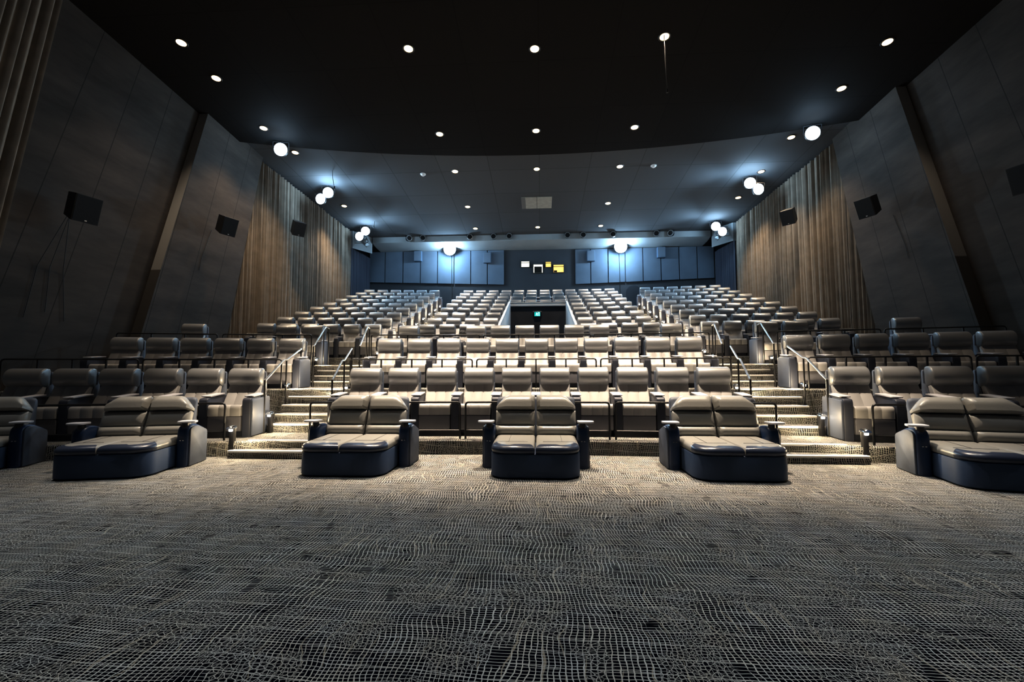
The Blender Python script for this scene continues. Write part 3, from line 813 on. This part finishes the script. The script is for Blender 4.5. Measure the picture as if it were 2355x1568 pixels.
for i, (y, rn) in enumerate(rows):
    for x, c in ((-4.12, 'left of centre'), (-.12, 'centre'), (3.86, 'right of centre')):
        if i == 3 and c == 'centre': continue
        yy = 13.9 if (i == 0 and c == 'centre') else y
        downlight(x, yy, f'round warm ceiling downlight, {c} in the {rn}', 'mid' if i < 2 else 'rear')
for sd, side, ys in ((-1, 'left', (13.01, 14.55, 17.36, 19.55, 25.0)), (1, 'right', (14.27, 16.33, 19.64, 22.46, 25.2))):
    for k, y in enumerate(ys):
        x = (-11.16, -11.15, -11.2, -11.08, -11.18)[k] if sd < 0 else (10.82, 10.74, 10.76, 10.82, 10.87)[k]
        downlight(x, y, f'round warm ceiling downlight near the {side} wall, {W[k]} from the screen', ('side' if sd < 0 else 'dim') if k < 2 else 'curtain')
for x, c in ((-8.2, 'far left'), (-4.12, 'left'), (-.12, 'centre'), (3.86, 'right'), (7.9, 'far right')):
    downlight(x, 10.2, f'ceiling downlight above the front railed row, {c}', 'row' if abs(x) < 5 else 'flank')
for x, c in ((-8.2, 'far left'), (-4.12, 'left'), (-.12, 'centre'), (3.86, 'right'), (7.9, 'far right')):  # outermost two are added to widen the light on the carpet
    downlight(x, 7.0, f'ceiling downlight above the loungers, {c}', 'front', None, -.20)

# ------------------------------------------------------------------ floodlights
def flood_head_meshes(r):
    D = {}; Mx = Matrix.Rotation(PI / 2, 4, 'X')
    mb = MB(); mb.lathe([(r, .03), (r * 1.08, .04), (r * 1.12, .0), (r * 1.05, -.10), (r * .6, -.22), (.001, -.24)], 20, Mx); D['housing'] = mb.mesh('flood_housing', 'blackmetal', 50)
    mb = MB(); mb.lathe([(.001, .09), (r * .5, .08), (r * .85, .055), (r, .03), (r, .01)], 20, Mx); D['lens'] = mb.mesh('flood_lens', 'flood', 60)
    w_ = r * 1.2
    mb = MB(); mb.tube(fillet([(-w_, .04, 0), (-w_, .04, w_), (w_, .04, w_), (w_, .04, 0)], .03), .014, 6); D['yoke'] = mb.mesh('flood_yoke', 'blackmetal', 50)
    return D
FH = {r: flood_head_meshes(r) for r in (.26, .42)}
COOL = (.48, .75, 1.)
def flood(x, y, z, heads, label, energy, halo, off, aim):
    t = thing('floodlight', label, 'floodlight', (x, y, z), group='white floodlights of the rear hall')
    for (dx, dy, dz, yaw, pitch, r) in heads:
        h = put('housing', FH[r]['housing'], t, (dx, dy, dz), rot=(math.radians(pitch), 0, math.radians(yaw)))
        put('lens', FH[r]['lens'], h); put('yoke', FH[r]['yoke'], h)
    mb = MB(); mb.tube([(0, .06, heads[0][5] * 1.2), (0, .06, heads[0][5] * 1.2 + .12)], .02, 8); put('stem', mb.mesh('flood_stem', 'blackmetal'), t)
    d = (Vector(aim) - Vector((x, y, z))).to_track_quat('-Z', 'Y').to_euler()
    make_light('SPOT', 'flood_lamp', energy, COOL, .2, t, off, d, spot_size=1.9, spot_blend=.7)
    if halo: make_light('POINT', 'flood_spill', halo, COOL, .15, t, off)
    return t
for sd, side in ((-1, 'left'), (1, 'right')):
    ys = (18.2, 22.55, 27.65) if sd < 0 else (18.3, 22.75, 28.1)
    for k, y in enumerate(ys):
        x = -10.95 if sd < 0 else (10.85, 10.4, 10.73)[k]
        z = zc(y, y > ceil_edge(x)) - .42
        heads = [(0, 0, 0, sd * -15, 12, .26)] if k == 0 else [(0, 0, 0, sd * -12, 10, .26), (sd * .34, -.1, -.36, sd * 5, 12, .26)]  # at mid depth the second head is added for a ceiling hot spot
        flood(x, y, z, heads, f'cool white ceiling floodlight along the {side} wall, ' + ('the one nearest the screen', 'mid depth, second head added as glow', 'twin head nearest the back wall')[k], (600, 1500, 1500)[k], (130, 260, 190)[k], (-sd * .25, -.45, -.05), (-sd * 3, y + (4, 1.5, -3)[k], (3, 4, 4.5)[k]))
for x, side, z in ((-6.19, 'left', 9.95), (5.44, 'right', 9.9)):
    flood(x, 30.7, z, [(0, 0, 0, 0, 8, .42)], f'large round white floodlight on the back wall, {side} of the projection windows', 2200, 520, (0, -.42, -.50), (x * .9, 22, 3))
    mb = MB(); mb.tube([(x, 31.34, z - .3), (x + .02, 31.33, 8.2), (x + .05, 31.40, 5.8)], .018, 6)
    o = put('flood_cable', mb.mesh('flood_cable', 'cable')); tag(o, f'thin dark cable dropping below the {side} back wall floodlight', 'cable')

# corner brackets with small spot heads at the rear ends of the curtains
for sd, side in ((-1, 'left'), (1, 'right')):
    X = (lambda x: x) if sd < 0 else mirx
    t = thing('corner_bracket', f'steel wall bracket with small spot heads, rear {side} corner', 'bracket', (X(-11.6), 28.6, 9.6), group='rear corner brackets')
    mb = MB(); a = -sd
    mb.tube([(a * -.62, 0, .92), (a * .35, .1, .05)], .035, 8); mb.tube([(a * -.62, 0, .30), (a * .05, .05, .30)], .03, 8); mb.tube([(a * -.62, 0, .25), (a * -.62, 0, 1.0)], .03, 8)
    put('arm', mb.mesh('bracket_arm', 'steel'), t)
    mb = MB(); mb.loft([[(a * -.62, y, .90), (a * .3, y, .08), (a * .45, y, .45), (a * .2, y, .85)] for y in (.12, .15)]); put('plate', mb.mesh('bracket_plate', 'parapet', 20), t)
    for dx, dz in ((.22, .62), (.34, .38), (.46, .14)):
        mb = MB(); mb.lathe([(.001, -.16), (.085, -.16), (.10, -.13), (.10, .06), (.05, .12), (.001, .13)], 14, Matrix.Translation((a * dx, -.1, dz)) @ Matrix.Rotation(PI / 2 * -.85, 4, 'X') @ Matrix.Rotation(a * .3, 4, 'Z'))
        h = put('spot_head', mb.mesh('spot_head', 'soffit', 50), t)

# black can spotlights along the soffit
def can(x, z, yaw, side, k):
    t = thing('can_spotlight', f'round black can spotlight on the soffit, {W[k]} from the {side} end', 'spotlight', (x, 29.62, z), rz=yaw, group='can spotlights along the rear soffit')
    mb = MB(); Mx = Matrix.Rotation(PI / 2, 4, 'X')
    mb.lathe([(.001, .02), (.15, .02), (.155, .05), (.175, .08), (.175, -.0), (.15, -.22), (.09, -.30), (.001, -.31)], 18, Mx)
    b = put('body', mb.mesh('can_body', 'spk', 50), t)
    mb = MB(); mb.lathe([(.158, .075), (.158, .10), (.19, .10), (.19, .06), (.158, .06)], 20, Mx); put('rim', mb.mesh('can_rim', 'steel', 50), b)
    mb = MB(); mb.tube(fillet([(-.2, 0, 0), (-.2, .0, .24), (.2, 0, .24), (.2, 0, 0)], .03), .014, 6); mb.tube([(0, .12, .24), (0, .0, .24), (0, 0, .2)], .016, 6); put('yoke', mb.mesh('can_yoke', 'blackmetal'), t)
for k, (x, yaw) in enumerate(((-8.75, .6), (-7.81, .3), (-4.64, .2), (-3.05, 0), (-2.01, 0))): can(x, 10.44, yaw, 'left', k)
for k, (x, yaw) in enumerate(((8.47, -.6), (7.56, -.3), (4.78, -.2), (2.84, 0), (1.82, 0))): can(x, 10.42, yaw, 'right', k)

# ------------------------------------------------------------------ speakers
def speaker(loc, rot, s, label, cable=True, inward=1):
    t = thing('wall_speaker', label, 'speaker', loc, rot=rot, group='black surround speakers on the side walls')
    mb = MB()
    f = [(-.30, -.36), (.30, -.36), (.30, .36), (-.30, .36)]; b_ = [(-.22, -.26), (.22, -.26), (.22, .36), (-.22, .36)]
    mb.loft([[(x * s, -.25 * s, z * s) for x, z in f], [(x * s, .27 * s, z * s) for x, z in b_]])
    put('cabinet', mb.mesh('speaker_cabinet', 'spk', 20), t)
    mb = MB(); mb.loft([[(x * s * .95, -.265 * s, z * s * .95) for x, z in f], [(x * s * .95, -.245 * s, z * s * .95) for x, z in f]]); g = put('grille', mb.mesh('speaker_grille', 'grille', 20), t)
    mb = MB(); mb.box(-.02 * s, .03 * s, -.275 * s, -.262 * s, -.31 * s, -.285 * s, .002, 1); put('badge', mb.mesh('badge', 'steel'), g)
    mb = MB(); mb.tube([(0, .27 * s, .0), (0, .42 * s, .0)], .025, 8); mb.box(-.05, .05, .40 * s, .44 * s, -.16 * s, .16 * s, .008, 1); put('bracket', mb.mesh('speaker_bracket', 'steel'), t)
    return t
def cable(pts, label):
    mb = MB(); mb.tube([Vector(p) for p in pts], .008, 6); tag(put('speaker_cable', mb.mesh('speaker_cable', 'cable')), label, 'cable', 'speaker cables on the walls')
def face(loc, tx, ty, tz):      # euler that turns local -Y toward a target
    d = Vector((tx, ty, tz)) - Vector(loc)
    return (-Vector((0, -1, 0)).rotation_difference(d).to_euler().x, 0, 0) if 0 else d.to_track_quat('-Y', 'Z').to_euler()
SPK = [((-12.30, 11.30, 6.00), (0, 8, 2.5), 1.0, 'large black speaker on the front left wall panel'),
       ((-12.05, 16.55, 7.20), (0, 12, 2.5), .95, 'black speaker high on the inner left wall panel'),
       ((-11.95, 21.5, 8.65), (-2, 14, 3), .95, 'black speaker in front of the left brown curtain'),
       ((11.75, 16.75, 7.42), (0, 12, 2.5), .95, 'black speaker high on the inner right wall panel'),
       ((11.60, 21.6, 8.72), (2, 14, 3), .95, 'black speaker in front of the right brown curtain'),
       ((12.25, 11.9, 6.42), (0, 8, 2.5), 1.0, 'black speaker cut by the right frame edge')]
for loc, tg, s, lab in SPK: speaker(loc, face(loc, *tg), s, lab)
for sd, side in ((-1, 'left'), (1, 'right')):
    X = (lambda x: x) if sd < 0 else mirx
    cable([(X(-12.78), 16.75, 7.1), (X(-12.78), 16.3, 5.9), (X(-12.78), 16.2, 5.4)], f'thin cable below the speaker on the inner {side} panel')
cable([(-12.75, 11.35, 5.85), (-13.12, 11.0, 4.4), (-13.12, 10.75, 3.0)], 'thick dark cable sloping down below the large left speaker')
cable([(-12.75, 11.4, 5.85), (-13.12, 11.3, 4.4), (-13.12, 11.25, 3.2)], 'thin straight cable below the large left speaker')
cable([(-12.75, 11.4, 5.85), (-13.12, 11.65, 4.4), (-13.12, 11.75, 3.0)], 'thin cable leaning rightward below the large left speaker')
for x, z, lab in ((-8.55, 9.62, 'small square speaker on the left blue panels, nearest the corner'), (-3.66, 9.42, 'small square speaker on the left blue panels, nearest the projection windows'), (3.5, 9.42, 'small square speaker on the right blue panels, nearest the projection windows'), (8.25, 9.58, 'small square speaker on the right blue panels, nearest the corner')):
    t = thing('panel_speaker', lab, 'speaker', (x, 31.2, z), group='small square speakers on the back wall')
    mb = MB(); mb.box(-.27, .27, -.10, .17, -.36, .36, .02, 2); put('cabinet', mb.mesh('panel_speaker', 'wallspk'), t)
    mb = MB(); mb.box(-.25, .25, -.115, -.098, -.34, .34, .006, 1); put('grille', mb.mesh('panel_grille', 'panel'), t)

# ------------------------------------------------------------------ projection windows, exit sign, ceiling fittings
for k, (x0, x1, z0, z1, gm) in enumerate(((-1.29, -.74, 8.79, 9.17, 'boothwhite'), (-.44, .19, 8.37, 8.94, 'booth_dark'), (.41, .77, 8.76, 9.11, 'boothamber'), (.95, 1.64, 8.38, 8.90, 'boothamber'))):
    mb = MB()
    for a, b, c, d in ((x0 - .04, x0, z0 - .04, z1 + .04), (x1, x1 + .04, z0 - .04, z1 + .04), (x0, x1, z1, z1 + .04), (x0, x1, z0 - .04, z0)): mb.box(a, b, 31.42, 31.52, c, d)
    o = struct(f'window_{k + 1}', mb.mesh('window_frame', 'frame', 0))
    zt = z0 + (z1 - z0) * .72
    mb = MB(); mb.box(x0, x1, 31.46, 31.49, z0, zt if k != 1 else z1 - .13); struct('pane', mb.mesh('window_pane', gm, 0), o)
    mb = MB(); mb.box(x0, x1, 31.45, 31.48, zt + .05 if k != 1 else z1 - .13, z1 if k != 0 else z1 + .02); struct('lit_slot', mb.mesh('window_slot', 'boothwhite' if k < 2 else 'boothamber', 0), o)
    if k == 1:
        mb = MB(); mb.box(x0, x0 + .05, 31.44, 31.458, z0, z1 - .13); mb.box(x1 - .05, x1, 31.44, 31.458, z0, z1 - .13); struct('lit_edge', mb.mesh('window_edge', 'boothwhite', 0), o)
    if k == 3:
        mb = MB(); mb.box(x0 + .02, x0 + .24, 31.43, 31.455, z0 + .01, z0 + .13); struct('silhouette', mb.mesh('booth_gear', 'booth_dark', 0), o)
t = thing('exit_sign', 'teal lit exit sign with a white running figure inside the tunnel', 'sign', (XC - .04, 23.41, 4.49))
t.scale = (.74, .74, .74)
mb = MB(); mb.box(-.22, .22, -.03, .04, -.16, .16, .012, 2); put('case', mb.mesh('exit_case', 'blackmetal'), t)
mb = MB(); mb.box(-.30, .30, -.06, .04, .16, .20, .008, 1); put('hood', mb.mesh('exit_hood', 'steel'), t)
mb = MB(); mb.box(-.20, .20, -.036, -.028, -.145, .145); fc_ = put('face', mb.mesh('exit_face', 'exitface', 0), t)
mb = MB()
mb.cyl((-.045, -.036, .085), (-.045, -.044, .085), .026, 12)                         # head
for a, b in (((-.05, .055), (-.03, -.02)), ((-.03, -.02), (-.005, -.065)), ((-.005, -.065), (-.02, -.115)), ((-.03, -.02), (-.075, -.06)), ((-.075, -.06), (-.12, -.06)), ((-.045, .045), (.01, .02)), ((.01, .02), (.03, .04)), ((-.05, .045), (-.09, .01))):
    mb.tube([(a[0], -.04, a[1]), (b[0], -.04, b[1])], .013, 6)
for a in ((.055, .075, -.12, .12), (.145, .165, -.12, .12), (.055, .165, .10, .12)): mb.box(a[0], a[1], -.046, -.034, a[2], a[3])
put('pictogram', mb.mesh('exit_pictogram', 'exitglyph', 40), fc_)

t = thing('ceiling_hatch', 'pale grey two-leaf hatch board in the rear ceiling', 'hatch', (-.16, 25.18, zc(25.18, 1) - .02), rot=(-tilt, 0, 0))
mb = MB(); mb.box(-.85, .01, -.70, .70, -.015, .02, .005, 1); mb.box(-.85, -.62, -.70, .70, -.018, -.012, mi=1); put('leaf', mb.mesh('hatch_leaf', ['hatch', 'hatch_dark']), t)
mb = MB(); mb.box(.03, .85, -.70, .70, -.015, .02, .005, 1); put('leaf', mb.mesh('hatch_leaf', 'hatch'), t)
for x, y, lab in ((-5.75, 21.75, 'white dome detector on the ceiling, left of the middle lights'), (5.45, 21.6, 'white dome detector on the ceiling, right of the middle lights')):
    t = thing('smoke_detector', lab, 'detector', (x, y, zc(y, 1)), rot=(-tilt, 0, 0), group='white ceiling detectors')
    mb = MB(); mb.lathe([(.001, -.10), (.07, -.095), (.10, -.05), (.11, -.04), (.11, 0)], 16); put('dome', mb.mesh('detector_dome', 'detector', 50), t)
    mb = MB(); mb.lathe([(.11, -.03), (.14, -.025), (.14, 0)], 16); put('collar', mb.mesh('detector_collar', 'detector', 50), t)
def on_ceiling_cable(x, y, h, lab, bend=.1):
    z = zc(y, y > ceil_edge(x))
    t = thing('hanging_cable', lab, 'cable', (x, y, z))
    mb = MB(); mb.tube([(0, 0, 0), (bend * .2, 0, -h * .5), (bend * .6, 0, -h * .85), (bend, 0, -h)], .011, 6); put('lead', mb.mesh('cable_lead', 'cable'), t)
    mb = MB(); mb.cyl((bend, 0, -h - .09), (bend, 0, -h + .02), .03, 8); put('plug', mb.mesh('cable_plug', 'blackmetal'), t)
on_ceiling_cable(3.83, 13.58, 1.75, 'thin dark cable hanging below the right ceiling downlight', .05)
on_ceiling_cable(-10.1, 21.2, .8, 'short cable dangling above the left mid-depth floodlights', .12)
on_ceiling_cable(-10.2, 27.2, .3, 'tiny cable stub above the rear left floodlights', -.06)

# ------------------------------------------------------------------ ambient and look
w = bpy.data.worlds.new('world'); S.world = w; w.use_nodes = True
w.node_tree.nodes['Background'].inputs[0].default_value = (.25, .38, .75, 1)
w.node_tree.nodes['Background'].inputs[1].default_value = .034
S.view_settings.view_transform = 'Standard'
S.view_settings.look = 'None'
S.view_settings.exposure = .28
S.view_settings.gamma = .80
S.cycles.max_bounces = 5
S.cycles.diffuse_bounces = 2
S.cycles.sample_clamp_indirect = 4.
S.cycles.use_denoising = True
